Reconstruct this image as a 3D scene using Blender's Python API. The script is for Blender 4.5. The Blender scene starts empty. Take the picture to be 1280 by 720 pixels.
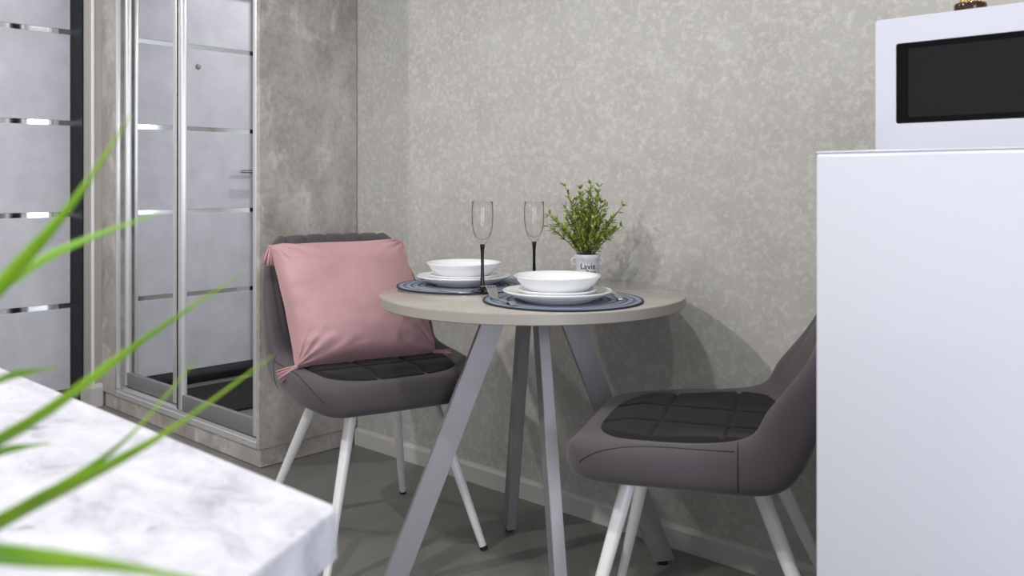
import bpy, bmesh, math, random
from mathutils import Vector, Matrix, noise

# ------------------------------------------------------------------ camera
scene = bpy.context.scene
COL = scene.collection
PI = math.pi
F_PX, HOR, CZ, YAW = 1128.0, 228.0, 1.04, math.radians(43.2)
SN, CS = math.sin(YAW), math.cos(YAW)
cam_d = bpy.data.cameras.new('camera')
cam = bpy.data.objects.new('camera', cam_d)
COL.objects.link(cam)
cam.location = (0, 0, CZ)
cam.rotation_euler = (PI / 2, 0, YAW)
cam_d.sensor_width = 36
cam_d.lens = 36 * F_PX / 1280
cam_d.shift_y = -(360 - HOR) / 1280
cam_d.clip_start = 0.02
cam_d.dof.use_dof = True
cam_d.dof.focus_distance = 2.5
cam_d.dof.aperture_fstop = 6.0
scene.camera = cam

# ------------------------------------------------------------------ light
vs = scene.view_settings
vs.view_transform = 'Standard'
vs.look = 'None'
vs.gamma = 1
vs.use_curve_mapping = False
vs.exposure = 0.03
world = bpy.data.worlds.new('world')
scene.world = world
world.use_nodes = True
world.node_tree.nodes['Background'].inputs[0].default_value = (0.72, 0.82, 1.0, 1)
world.node_tree.nodes['Background'].inputs[1].default_value = 1.2


def area_light(name, loc, rot, size, size_y, power, col):
    l = bpy.data.lights.new(name, 'AREA')
    l.shape = 'RECTANGLE'
    l.size, l.size_y, l.energy, l.color = size, size_y, power, col
    o = bpy.data.objects.new(name, l)
    COL.objects.link(o)
    o.location = loc
    o.rotation_euler = rot
    return o


# daylight entering by the glazed balcony door in the right wall, behind the camera
area_light('balcony_daylight', (1.84, -0.75, 1.15), (0, PI / 2, 0), 2.0, 1.5, 62, (0.87, 0.92, 1.0))
SPOTS = [(-0.9, 0.32, 19), (0.05, 0.46, 9), (-3.85, 0.45, 16), (-2.1, -0.6, 34)]

# ------------------------------------------------------------------ helpers


def ray(px, py):
    l = (px - 640) / F_PX
    return Vector((l * CS - SN, l * SN + CS, -(py - HOR) / F_PX))


def at_z(px, py, z):
    r = ray(px, py)
    t = (z - CZ) / r.z
    return Vector((r.x * t, r.y * t, z))


def at_d(px, py, d):
    r = ray(px, py)
    return Vector((r.x * d, r.y * d, CZ + r.z * d))


def ld(lat, dep, z=0.0):
    return Vector((lat * CS - dep * SN, lat * SN + dep * CS, z))


def empty(name, loc=(0, 0, 0), rz=0.0, parent=None):
    o = bpy.data.objects.new(name, None)
    COL.objects.link(o)
    o.location = loc
    o.rotation_euler = (0, 0, rz)
    o.empty_display_size = 0.1
    if parent:
        o.parent = parent
    return o


def tag(o, label=None, cat=None, group=None, kind=None):
    if label:
        o['label'] = label
    if cat:
        o['category'] = cat
    if group:
        o['group'] = group
    if kind:
        o['kind'] = kind
    return o


def link(name, mesh, mat, parent=None, smooth=None):
    o = bpy.data.objects.new(name, mesh)
    COL.objects.link(o)
    if mat and not mesh.materials:
        mesh.materials.append(mat)
    if parent:
        o.parent = parent
    return o


def finish(name, bm, mat, parent=None, smooth=False, ang=None):
    bmesh.ops.recalc_face_normals(bm, faces=bm.faces)
    me = bpy.data.meshes.new(name)
    bm.to_mesh(me)
    bm.free()
    if smooth:
        for p in me.polygons:
            p.use_smooth = True
        if ang:
            me.set_sharp_from_angle(angle=math.radians(ang))
    return link(name, me, mat, parent)


def add_box(bm, a, b, bev=0.0, seg=2):
    a, b = Vector(a), Vector(b)
    r = bmesh.ops.create_cube(bm, size=1.0)
    vs_ = r['verts']
    bmesh.ops.scale(bm, vec=(b - a), verts=vs_)
    bmesh.ops.translate(bm, vec=(a + b) / 2, verts=vs_)
    if bev > 0:
        es = list({e for v in vs_ for e in v.link_edges})
        bmesh.ops.bevel(bm, geom=es, offset=bev, segments=seg, profile=0.5, affect='EDGES')


def box(name, a, b, mat, parent=None, bev=0.0, seg=2):
    bm = bmesh.new()
    add_box(bm, a, b, bev, seg)
    return finish(name, bm, mat, parent, smooth=bev > 0, ang=40)


def add_lathe(bm, prof, seg=48, center=(0, 0, 0)):
    rings = []
    c = Vector(center)
    for r, z in prof:
        if r < 1e-6:
            rings.append([bm.verts.new(c + Vector((0, 0, z)))])
        else:
            rings.append([bm.verts.new(c + Vector((r * math.cos(2 * PI * k / seg), r * math.sin(2 * PI * k / seg), z))) for k in range(seg)])
    for i in range(len(rings) - 1):
        A, B = rings[i], rings[i + 1]
        for k in range(seg):
            k2 = (k + 1) % seg
            if len(A) == 1 and len(B) == 1:
                break
            if len(A) == 1:
                bm.faces.new((A[0], B[k], B[k2]))
            elif len(B) == 1:
                bm.faces.new((A[k], B[0], A[k2]))
            else:
                bm.faces.new((A[k], B[k], B[k2], A[k2]))


def lathe(name, prof, mat, parent=None, seg=48, loc=None, ang=40):
    bm = bmesh.new()
    add_lathe(bm, prof, seg)
    o = finish(name, bm, mat, parent, smooth=True, ang=ang)
    if loc is not None:
        o.location = loc
    return o


def add_tube(bm, pts, radii, seg=10, caps=True):
    pts = [Vector(p) for p in pts]
    if not hasattr(radii, '__len__'):
        radii = [radii] * len(pts)
    rings = []
    prev = None
    for i, p in enumerate(pts):
        t = (pts[min(i + 1, len(pts) - 1)] - pts[max(i - 1, 0)]).normalized()
        if prev is None:
            up = Vector((0, 0, 1)) if abs(t.z) < 0.9 else Vector((1, 0, 0))
            n = t.cross(up).normalized()
        else:
            n = (prev - t * prev.dot(t)).normalized()
        prev = n
        b = t.cross(n)
        rings.append([bm.verts.new(p + (n * math.cos(2 * PI * k / seg) + b * math.sin(2 * PI * k / seg)) * radii[i]) for k in range(seg)])
    for i in range(len(rings) - 1):
        for k in range(seg):
            bm.faces.new((rings[i][k], rings[i + 1][k], rings[i + 1][(k + 1) % seg], rings[i][(k + 1) % seg]))
    if caps:
        bm.faces.new(rings[0][::-1])
        bm.faces.new(rings[-1])


def tube(name, pts, radii, mat, parent=None, seg=10):
    bm = bmesh.new()
    add_tube(bm, pts, radii, seg)
    return finish(name, bm, mat, parent, smooth=True, ang=50)


def add_prism(bm, poly, z0, z1):
    lo = [bm.verts.new((x, y, z0)) for x, y in poly]
    hi = [bm.verts.new((x, y, z1)) for x, y in poly]
    bm.faces.new(lo[::-1])
    bm.faces.new(hi)
    n = len(poly)
    for i in range(n):
        bm.faces.new((lo[i], lo[(i + 1) % n], hi[(i + 1) % n], hi[i]))


def add_grid(bm, pts):
    vv = [[bm.verts.new(p) for p in row] for row in pts]
    for i in range(len(vv) - 1):
        for j in range(len(vv[0]) - 1):
            bm.faces.new((vv[i][j], vv[i + 1][j], vv[i + 1][j + 1], vv[i][j + 1]))
    return vv


def smooth01(t):
    t = max(0.0, min(1.0, t))
    return t * t * (3 - 2 * t)


# ------------------------------------------------------------------ materials


def srgb(r, g, b):
    f = lambda c: (c / 255 / 12.92) if c / 255 <= 0.04045 else ((c / 255 + 0.055) / 1.055) ** 2.4
    return (f(r), f(g), f(b), 1)


def mat(name, col, rough=0.5, metal=0.0, **kw):
    m = bpy.data.materials.new(name)
    m.use_nodes = True
    b = m.node_tree.nodes['Principled BSDF']
    b.inputs['Base Color'].default_value = col
    b.inputs['Roughness'].default_value = rough
    b.inputs['Metallic'].default_value = metal
    for k, v in kw.items():
        b.inputs[k.replace('_', ' ')].default_value = v
    return m


def nodes(m):
    return m.node_tree.nodes, m.node_tree.links, m.node_tree.nodes['Principled BSDF']


def tex_noise(m, scale, detail=4, rough=0.55, vec=(1, 1, 1), dist=0.0):
    N, L, B = nodes(m)
    tc = N.new('ShaderNodeTexCoord')
    mp = N.new('ShaderNodeMapping')
    mp.inputs['Scale'].default_value = vec
    L.new(tc.outputs['Object'], mp.inputs['Vector'])
    n = N.new('ShaderNodeTexNoise')
    n.inputs['Scale'].default_value = scale
    n.inputs['Detail'].default_value = detail
    n.inputs['Roughness'].default_value = rough
    n.inputs['Distortion'].default_value = dist
    L.new(mp.outputs['Vector'], n.inputs['Vector'])
    return n


def ramp(m, src, stops):
    N, L, B = nodes(m)
    r = N.new('ShaderNodeValToRGB')
    e = r.color_ramp.elements
    while len(e) < len(stops):
        e.new(0.5)
    for i, (p, c) in enumerate(stops):
        e[i].position = p
        e[i].color = c
    L.new(src, r.inputs['Fac'])
    return r


def mixc(m, fac, a, b, mode='MIX'):
    N, L, B = nodes(m)
    x = N.new('ShaderNodeMix')
    x.data_type = 'RGBA'
    x.blend_type = mode
    for val, idx in ((fac, 0), (a, 6), (b, 7)):
        if hasattr(val, 'links') or hasattr(val, 'is_output'):
            L.new(val, x.inputs[idx])
        else:
            x.inputs[idx].default_value = val
    return x.outputs[2]


def bump(m, src, strength, dist=0.01):
    N, L, B = nodes(m)
    b = N.new('ShaderNodeBump')
    b.inputs['Strength'].default_value = strength
    b.inputs['Distance'].default_value = dist
    L.new(src, b.inputs['Height'])
    L.new(b.outputs['Normal'], B.inputs['Normal'])


def colour(m, out):
    N, L, B = nodes(m)
    L.new(out, B.inputs['Base Color'])


M = {}
# wallpaper with pale flecks
m = M['wallpaper'] = mat('wallpaper', srgb(190, 187, 180), 0.62)
n1 = tex_noise(m, 5, 5, 0.6)
n2 = tex_noise(m, 58, 3, 0.55, dist=0.25)
n3 = tex_noise(m, 190, 2, 0.5)
base = ramp(m, n1.outputs['Fac'], [(0.3, srgb(175, 173, 168)), (0.7, srgb(188, 187, 183))])
fl = ramp(m, n2.outputs['Fac'], [(0.46, (0, 0, 0, 1)), (0.78, (0.8, 0.8, 0.8, 1))])
c = mixc(m, fl.outputs['Color'], base.outputs['Color'], srgb(210, 209, 206))
fine = ramp(m, n3.outputs['Fac'], [(0.3, (0.90, 0.90, 0.89, 1)), (0.7, (1, 1, 1, 1))])
c = mixc(m, 1.0, c, fine.outputs['Color'], 'MULTIPLY')
colour(m, c)
bump(m, n2.outputs['Fac'], 0.06, 0.003)

# concrete-look laminate of the wardrobe
m = M['concrete'] = mat('concrete_laminate', srgb(150, 144, 138), 0.5)
n1 = tex_noise(m, 3.4, 9, 0.68, vec=(1, 1, 0.75), dist=0.3)
n2 = tex_noise(m, 55, 6, 0.7, vec=(1, 1, 0.8))
n3 = tex_noise(m, 8, 9, 0.68, vec=(1, 1, 0.8), dist=0.5)
a = ramp(m, n1.outputs['Fac'], [(0.35, srgb(152, 145, 140)), (0.64, srgb(194, 189, 185))])
b_ = ramp(m, n3.outputs['Fac'], [(0.52, (0, 0, 0, 1)), (0.66, (0.65, 0.65, 0.65, 1))])
c = mixc(m, b_.outputs['Color'], a.outputs['Color'], srgb(220, 216, 212))
d_ = ramp(m, n2.outputs['Fac'], [(0.32, (0.80, 0.79, 0.78, 1)), (0.62, (1, 1, 1, 1))])
c = mixc(m, 1.0, c, d_.outputs['Color'], 'MULTIPLY')
colour(m, c)

m = M['door_panel'] = mat('pale_door_laminate', srgb(190, 190, 198), 0.45)
n1 = tex_noise(m, 6, 6, 0.6)
a = ramp(m, n1.outputs['Fac'], [(0.3, srgb(196, 196, 206)), (0.7, srgb(216, 216, 226))])
colour(m, a.outputs['Color'])

m = M['floor'] = mat('grey_floor', srgb(112, 111, 108), 0.38)
n1 = tex_noise(m, 1.8, 7, 0.6, vec=(1, 1, 1), dist=0.6)
n2 = tex_noise(m, 14, 6, 0.65, vec=(1, 0.5, 1))
a = ramp(m, n1.outputs['Fac'], [(0.3, srgb(112, 111, 107)), (0.7, srgb(132, 131, 127))])
d_ = ramp(m, n2.outputs['Fac'], [(0.3, (0.86, 0.86, 0.85, 1)), (0.7, (1, 1, 1, 1))])
c = mixc(m, 1.0, a.outputs['Color'], d_.outputs['Color'], 'MULTIPLY')
colour(m, c)

m = M['marble'] = mat('marble_worktop', srgb(225, 225, 230), 0.32)
n1 = tex_noise(m, 13, 9, 0.72, vec=(1, 1.7, 1), dist=0.5)
n2 = tex_noise(m, 22, 6, 0.6, dist=0.5)
a = ramp(m, n1.outputs['Fac'], [(0.32, srgb(166, 166, 177)), (0.48, srgb(200, 200, 209)), (0.66, srgb(218, 218, 226))])
v_ = ramp(m, n2.outputs['Fac'], [(0.29, (1, 1, 1, 1)), (0.37, (0, 0, 0, 1))])
c = mixc(m, v_.outputs['Color'], a.outputs['Color'], srgb(140, 138, 150))
colour(m, c)

m = M['velvet'] = mat('grey_velvet', srgb(77, 71, 75), 0.85, Sheen_Weight=0.22, Sheen_Roughness=0.4)
n1 = tex_noise(m, 220, 2)
bump(m, n1.outputs['Fac'], 0.08, 0.002)
m = M['velvet_dark'] = mat('charcoal_velvet', srgb(34, 33, 37), 0.9, Sheen_Weight=0.10, Specular_IOR_Level=0.2, Sheen_Roughness=0.35)
M['seam'] = mat('dark_seam', srgb(38, 36, 39), 0.9)
m = M['pink'] = mat('pink_velvet', srgb(196, 146, 150), 0.6, Sheen_Weight=0.6, Sheen_Roughness=0.35)
b = nodes(m)[2]
b.inputs['Sheen Tint'].default_value = srgb(255, 215, 215)
n1 = tex_noise(m, 5, 4)
a = ramp(m, n1.outputs['Fac'], [(0.3, srgb(170, 130, 134)), (0.7, srgb(192, 152, 156))])
colour(m, a.outputs['Color'])

M['white_metal'] = mat('white_metal', srgb(226, 224, 224), 0.3)
M['rubber'] = mat('black_rubber', srgb(20, 20, 20), 0.6)
M['grey_metal'] = mat('grey_painted_metal', srgb(150, 147, 152), 0.4, 0.35)
m = M['table_top'] = mat('greige_laminate', srgb(172, 166, 158), 0.07)
n1 = tex_noise(m, 6, 6, 0.6)
a = ramp(m, n1.outputs['Fac'], [(0.3, srgb(164, 158, 149)), (0.7, srgb(182, 176, 169))])
colour(m, a.outputs['Color'])
m = M['table_edge'] = mat('greige_edge_band', srgb(158, 152, 146), 0.4)
M['silver'] = mat('brushed_silver', srgb(225, 225, 227), 0.32, 0.55)
M['rail'] = mat('grey_rail', srgb(140, 139, 138), 0.45, 0.3)
M['chrome'] = mat('chrome', srgb(225, 225, 228), 0.06, 1.0)
M['mirror'] = mat('mirror_glass', srgb(226, 228, 228), 0.012, 1.0)
M['black'] = mat('black_frame', srgb(14, 15, 18), 0.5, Specular_IOR_Level=0.25)
M['mat_black'] = mat('black_doormat', srgb(26, 26, 28), 0.95)
M['white_trim'] = mat('white_trim', srgb(196, 194, 190), 0.45)
M['bright_trim'] = mat('white_corner_bead', srgb(238, 238, 238), 0.35)
M['white_wall'] = mat('white_plaster', srgb(226, 225, 222), 0.7)
m = M['taupe_wall'] = mat('taupe_plaster', srgb(168, 164, 160), 0.6)
M['ceramic'] = mat('white_ceramic', srgb(240, 241, 243), 0.12, Coat_Weight=0.4)
M['steel'] = mat('cutlery_steel', srgb(196, 194, 194), 0.3, 0.85)
M['glass'] = mat('clear_glass', (1, 1, 1, 1), 0.0, Transmission_Weight=1.0, IOR=1.48)
m = M['thin_glass'] = mat('thin_glass', (1, 1, 1, 1), 0.0)
N, L, B = nodes(m)
tr_ = N.new('ShaderNodeBsdfTransparent')
tr_.inputs[0].default_value = (0.985, 0.985, 0.985, 1)
gl_ = N.new('ShaderNodeBsdfGlossy')
gl_.inputs['Roughness'].default_value = 0.05
lw_ = N.new('ShaderNodeLayerWeight')
pw_ = N.new('ShaderNodeMath'); pw_.operation = 'POWER'; pw_.inputs[1].default_value = 4.0
L.new(lw_.outputs['Facing'], pw_.inputs[0])
fr_n = N.new('ShaderNodeMath'); fr_n.operation = 'MULTIPLY_ADD'; fr_n.inputs[1].default_value = 0.5; fr_n.inputs[2].default_value = 0.02
L.new(pw_.outputs[0], fr_n.inputs[0])
mx_ = N.new('ShaderNodeMixShader')
tc_ = N.new('ShaderNodeValToRGB')  # edge darkening put into the transparent colour, imitating refraction at grazing view
tc_.color_ramp.elements[0].position = 0.55
tc_.color_ramp.elements[0].color = (0.99, 0.99, 0.99, 1)
tc_.color_ramp.elements[1].position = 1.0
tc_.color_ramp.elements[1].color = (0.35, 0.35, 0.35, 1)
L.new(lw_.outputs['Facing'], tc_.inputs[0]); L.new(tc_.outputs[0], tr_.inputs[0])
L.new(fr_n.outputs[0], mx_.inputs[0]); L.new(tr_.outputs[0], mx_.inputs[1]); L.new(gl_.outputs[0], mx_.inputs[2])
L.new(mx_.outputs[0], N['Material Output'].inputs['Surface'])
M['black_glass'] = mat('black_glass', srgb(10, 10, 12), 0.06)
M['fridge'] = mat('white_appliance', srgb(196, 199, 209), 0.22, Coat_Weight=0.3)
M['microwave'] = mat('white_microwave', srgb(192, 193, 204), 0.28)
M['mw_glass'] = mat('dark_oven_glass', srgb(6, 6, 8), 0.08, Specular_IOR_Level=0.12)
M['mw_mesh'] = mat('dark_oven_mesh', srgb(20, 20, 23), 0.16, Specular_IOR_Level=0.22)
M['brown'] = mat('dark_brown_gloss', srgb(58, 32, 24), 0.12)
M['gold'] = mat('gold_metal', srgb(212, 180, 110), 0.2, 1.0)
m = M['mat_blue'] = mat('blue_woven_cord', srgb(88, 100, 122), 0.8)
N, L, B = nodes(m)
tc = N.new('ShaderNodeTexCoord')
sx = N.new('ShaderNodeSeparateXYZ')
L.new(tc.outputs['Object'], sx.inputs[0])
p2 = N.new('ShaderNodeVectorMath'); p2.operation = 'LENGTH'
L.new(tc.outputs['Object'], p2.inputs[0])
mu = N.new('ShaderNodeMath'); mu.operation = 'MULTIPLY'; mu.inputs[1].default_value = 195 / 0.195 * 0.1 * 2 * PI * 0.5
L.new(p2.outputs['Value'], mu.inputs[0])
si = N.new('ShaderNodeMath'); si.operation = 'SINE'
L.new(mu.outputs[0], si.inputs[0])
nn = tex_noise(m, 260, 2)
ad = N.new('ShaderNodeMath'); ad.operation = 'ADD'
L.new(si.outputs[0], ad.inputs[0]); L.new(nn.outputs['Fac'], ad.inputs[1])
a = ramp(m, ad.outputs[0], [(0.1, srgb(92, 101, 119)), (0.9, srgb(138, 146, 162))])
colour(m, a.outputs['Color'])
M['mat_edge'] = mat('navy_cord', srgb(38, 42, 58), 0.85)
m = M['leaf'] = mat('grass_leaf', srgb(104, 150, 30), 0.42, Subsurface_Weight=0.0)
n1 = tex_noise(m, 12, 3)
a = ramp(m, n1.outputs['Fac'], [(0.35, srgb(104, 148, 16)), (0.65, srgb(164, 196, 48))])
colour(m, a.outputs['Color'])
def translucent(m, col, fac):
    N, L, B = nodes(m)
    t = N.new('ShaderNodeBsdfTranslucent')
    t.inputs[0].default_value = col
    x = N.new('ShaderNodeMixShader')
    x.inputs[0].default_value = fac
    L.new(B.outputs[0], x.inputs[1]); L.new(t.outputs[0], x.inputs[2])
    L.new(x.outputs[0], N['Material Output'].inputs['Surface'])


translucent(m, srgb(150, 200, 50), 0.35)
m = M['leaf_pale'] = mat('pale_grass_leaf', srgb(165, 205, 95), 0.42)
translucent(m, srgb(180, 220, 100), 0.35)
m = M['sprig'] = mat('sprig_leaf', srgb(106, 128, 44), 0.5)
n1 = tex_noise(m, 60, 2)
a = ramp(m, n1.outputs['Fac'], [(0.3, srgb(90, 110, 28)), (0.55, srgb(148, 162, 68)), (0.72, srgb(214, 218, 165))])
colour(m, a.outputs['Color'])
M['stem'] = mat('brown_stem', srgb(72, 60, 44), 0.7)
m = M['pot'] = mat('grey_glazed_pot', srgb(192, 192, 198), 0.4)
n1 = tex_noise(m, 40, 4)
a = ramp(m, n1.outputs['Fac'], [(0.3, srgb(176, 176, 182)), (0.7, srgb(206, 206, 212))])
colour(m, a.outputs['Color'])
M['soil'] = mat('dark_soil', srgb(40, 34, 28), 0.95)
M['ink'] = mat('black_ink', srgb(34, 34, 38), 0.6)
M['lamp'] = mat('lamp_glow', (1, 1, 1, 1), 0.5)
nodes(M['lamp'])[2].inputs['Emission Color'].default_value = (1, 0.96, 0.9, 1)
nodes(M['lamp'])[2].inputs['Emission Strength'].default_value = 6

# ------------------------------------------------------------------ room shell
WY, WX_L, WX_R, FY, CEIL = 2.20, -4.50, 1.9, -2.4, 2.62
WARD_L, WARD_R, WARD_Y = -4.28, -2.91, 1.76
PIER_Y = 1.72


def struct(o):
    o['kind'] = 'structure'
    return o


struct(box('floor', (-4.7, FY - 0.1, -0.1), (WX_R + 0.1, WY + 0.1, 0.0), M['floor']))
struct(box('ceiling', (-4.7, FY - 0.1, CEIL), (WX_R + 0.1, WY + 0.1, CEIL + 0.1), M['white_wall']))
struct(box('wall_back', (-4.7, WY, 0), (WX_R + 0.1, WY + 0.1, CEIL), M['wallpaper']))
struct(box('wall_front', (-4.64, FY - 0.1, 0), (WX_R + 0.1, FY, CEIL), M['white_wall']))
# wall beside the wardrobe, seen end on next to the door
struct(box('wall_hall', (-4.64, PIER_Y, 0), (WARD_L - 0.002, WY, CEIL), M['taupe_wall'], bev=0.004))
tr = struct(box('trim_1', (WARD_L - 0.012, PIER_Y - 0.005, 0.09), (WARD_L + 0.0005, PIER_Y + 0.008, CEIL), M['bright_trim'], bev=0.002))
# left wall with a door opening
DY0, DY1, DH = 0.78, PIER_Y - 0.006, 2.16
bm = bmesh.new()
add_box(bm, (-4.64, FY, 0), (-4.40, DY0 - 0.08, CEIL))
add_box(bm, (-4.64, DY0 - 0.08, DH + 0.07), (-4.40, PIER_Y - 0.001, CEIL))
struct(finish('wall_left', bm, M['taupe_wall']))
# right wall with the balcony door opening
bm = bmesh.new()
add_box(bm, (WX_R, FY, 0), (WX_R + 0.1, -1.55, CEIL))
add_box(bm, (WX_R, 0.05, 0), (WX_R + 0.1, WY, CEIL))
add_box(bm, (WX_R, -1.55, 2.2), (WX_R + 0.1, 0.05, CEIL))
struct(finish('wall_right', bm, M['white_wall']))
w = struct(empty('window_1', (WX_R + 0.05, -0.75, 0), PI / 2))
bm = bmesh.new()
for x0, x1 in ((-0.8, -0.73), (0.73, 0.8), (-0.035, 0.035)):
    add_box(bm, (x0, -0.03, 0), (x1, 0.03, 2.2))
for z0, z1 in ((0, 0.09), (2.12, 2.2)):
    add_box(bm, (-0.73, -0.03, z0), (0.73, 0.03, z1))
finish('window_frame', bm, M['white_trim'], w)
for s in (-1, 1):
    box('pane', (min(s * 0.035, s * 0.73), -0.004, 0.09), (max(s * 0.035, s * 0.73), 0.004, 2.12), M['thin_glass'], w)

# baseboards
BH = 0.066


def baseboard(name, pts, mat_):
    """profile swept along a polyline in plan, body to the right of travel"""
    bm = bmesh.new()
    prof = [(0, 0), (0.016, 0), (0.016, BH - 0.012), (0.010, BH - 0.003), (0.004, BH), (0, BH)]
    rows = []
    n = len(pts)
    for i, p in enumerate(pts):
        p = Vector(p)
        d0 = (p - Vector(pts[i - 1])).normalized() if i else (Vector(pts[1]) - p).normalized()
        d1 = (Vector(pts[i + 1]) - p).normalized() if i < n - 1 else d0
        n0, n1 = Vector((d0.y, -d0.x)), Vector((d1.y, -d1.x))
        mi = (n0 + n1).normalized()
        k = 1 / max(0.3, mi.dot(n0))
        rows.append([bm.verts.new((p.x + mi.x * o * k, p.y + mi.y * o * k, z)) for o, z in prof])
    for i in range(n - 1):
        for j in range(len(prof)):
            j2 = (j + 1) % len(prof)
            bm.faces.new((rows[i][j], rows[i + 1][j], rows[i + 1][j2], rows[i][j2]))
    bm.faces.new(rows[0]); bm.faces.new(rows[-1][::-1])
    return struct(finish(name, bm, mat_))


baseboard('baseboard_back', [(WARD_R + 0.001, WY), (WX_R - 0.001, WY)], M['white_trim'])
bb = baseboard('baseboard_hall', [(-4.384, PIER_Y), (WARD_L, PIER_Y), (WARD_L, WARD_Y - 0.001)], M['white_trim'])
bb.scale.z = 1.6

# ------------------------------------------------------------------ entrance door (in the left wall)
DX = -4.53
door = struct(empty('door_1', (DX, (DY0 + DY1) / 2, 0)))
HW = (DY1 - DY0) / 2
ST = [0.447, 0.886, 1.325, 1.763]
edges = [0.045] + ST + [DH]
for i in range(5):
    z0 = edges[i] + (0.0115 if i else 0)
    z1 = edges[i + 1] - (0.0115 if i < 4 else 0.003)
    box('door_panel', (-0.04, -HW, z0), (0.0, HW, z1), M['door_panel'], door, bev=0.0015, seg=1)
for z in ST:
    box('chrome_strip', (-0.035, -HW, z - 0.0115), (-0.003, HW, z + 0.0115), M['chrome'], door)
fr = None
bm = bmesh.new()
add_box(bm, (-0.06, HW, 0), (0.143, HW + 0.0055, DH + 0.05))
add_box(bm, (-0.06, -HW - 0.05, 0), (0.143, -HW, DH + 0.05))
add_box(bm, (-0.06, -HW, DH), (0.143, HW, DH + 0.05))
finish('door_frame', bm, M['black'], door)
box('threshold', (-0.05, -HW, 0.0), (0.14, HW, 0.042), M['black'], door, bev=0.004)
pe = lathe('peephole', [(0, 0.006), (0.009, 0.006), (0.014, 0.004), (0.015, 0), (0, 0)], M['rail'], door, seg=24)
pe.rotation_euler = (0, PI / 2, 0)
pe.location = (0.0, 1.174 - (DY0 + DY1) / 2, 1.66)
h = lathe('handle_rose', [(0, 0.010), (0.022, 0.010), (0.025, 0.006), (0.025, 0), (0, 0)], M['chrome'], door, seg=28)
h.rotation_euler = (0, PI / 2, 0)
h.location = (0.0, 0.825 - (DY0 + DY1) / 2, 1.10)
hy = 0.825 - (DY0 + DY1) / 2
tube('door_handle', [(0.008, hy, 1.10), (0.045, hy, 1.10), (0.052, hy + 0.012, 1.10), (0.052, hy + 0.13, 1.10)], 0.009, M['chrome'], door, 12)

# doormat
bm = bmesh.new()
add_box(bm, (-4.27, 0.75, 0.0), (-3.71, 1.58, 0.012), 0.004)
dm = finish('doormat', bm, M['mat_black'])
tag(dm, 'black doormat on the floor inside the entrance door', 'doormat')

# ------------------------------------------------------------------ wardrobe
wd = tag(empty('wardrobe', ((WARD_L + WARD_R) / 2, WARD_Y, 0)), 'concrete grey wardrobe with two mirrored sliding doors beside the entrance', 'wardrobe')
wx, wy = wd.location.x, wd.location.y
WL, WR = WARD_L - wx, WARD_R - wx
WD, WH, PL = WY - WARD_Y - 0.004, 2.56, 0.068
box('side_panel', (WR - 0.022, 0, PL), (WR, WD, WH), M['concrete'], wd, bev=0.0015, seg=1)
box('side_panel', (WL, 0, PL), (WL + 0.148, WD, WH), M['concrete'], wd, bev=0.0015, seg=1)
box('top_panel', (WL + 0.149, 0, WH - 0.03), (WR - 0.022, WD, WH), M['concrete'], wd)
box('bottom_panel', (WL + 0.149, 0.03, PL), (WR - 0.022, WD, PL + 0.02), M['concrete'], wd)
box('back_panel', (WL + 0.149, WD - 0.02, PL + 0.02), (WR - 0.022, WD, WH - 0.03), M['concrete'], wd)
box('plinth', (WL + 0.03, 0.006, 0.002), (WR - 0.004, WD - 0.02, PL), M['concrete'], wd, bev=0.001, seg=1)
bm = bmesh.new()
for y in (0.004, 0.036, 0.066, 0.096):
    add_box(bm, (WL + 0.149, y, PL + 0.02), (WR - 0.022, y + 0.005, PL + 0.036))
add_box(bm, (WL + 0.149, 0.0, PL), (WR - 0.022, 0.108, PL + 0.021))
finish('bottom_track', bm, M['silver'], wd)
bm = bmesh.new()
add_box(bm, (WL + 0.149, 0.0, WH - 0.07), (WR - 0.022, 0.108, WH - 0.03))
finish('top_track', bm, M['silver'], wd)
box('jamb_profile', (WL + 0.150, 0.0, PL + 0.036), (WL + 0.163, 0.018, WH - 0.07), M['silver'], wd, bev=0.003)


def slide_door(x0, x1, y):
    sw = 0.034
    z0, z1 = PL + 0.040, WH - 0.075
    d = box('mirror_door', (x0 + 0.02, y + 0.004, z0 + 0.06), (x1 - 0.02, y + 0.010, z1 - 0.05), M['mirror'], wd)
    for xa, xb in ((x0, x0 + 0.026), (x1 - sw, x1)) if y > 0.02 else ((x0, x0 + sw), (x1 - 0.026, x1)):
        bm = bmesh.new()
        add_box(bm, (xa, y - 0.010, z0), (xb, y + 0.024, z1), 0.009, 4)
        finish('stile', bm, M['silver'], d, smooth=True, ang=50)
    for za, zb in ((z0, z0 + 0.064), (z1 - 0.05, z1)):
        box('rail', (x0 + 0.024, y - 0.006, za), (x1 - 0.024, y + 0.020, zb), M['rail'], d, bev=0.002)
    if y < 0.02:
        box('gap_shade', (x0 - 0.018, y - 0.004, z0), (x0 + 0.002, y + 0.016, z1), M['black'], d)  # black strip added to stand in for shade in the gap between the doors
    return d


XM = -3.545 - wx
slide_door(WL + 0.152, -3.622 - wx, 0.046)
slide_door(-3.535 - wx, WR - 0.024, 0.009)

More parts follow.
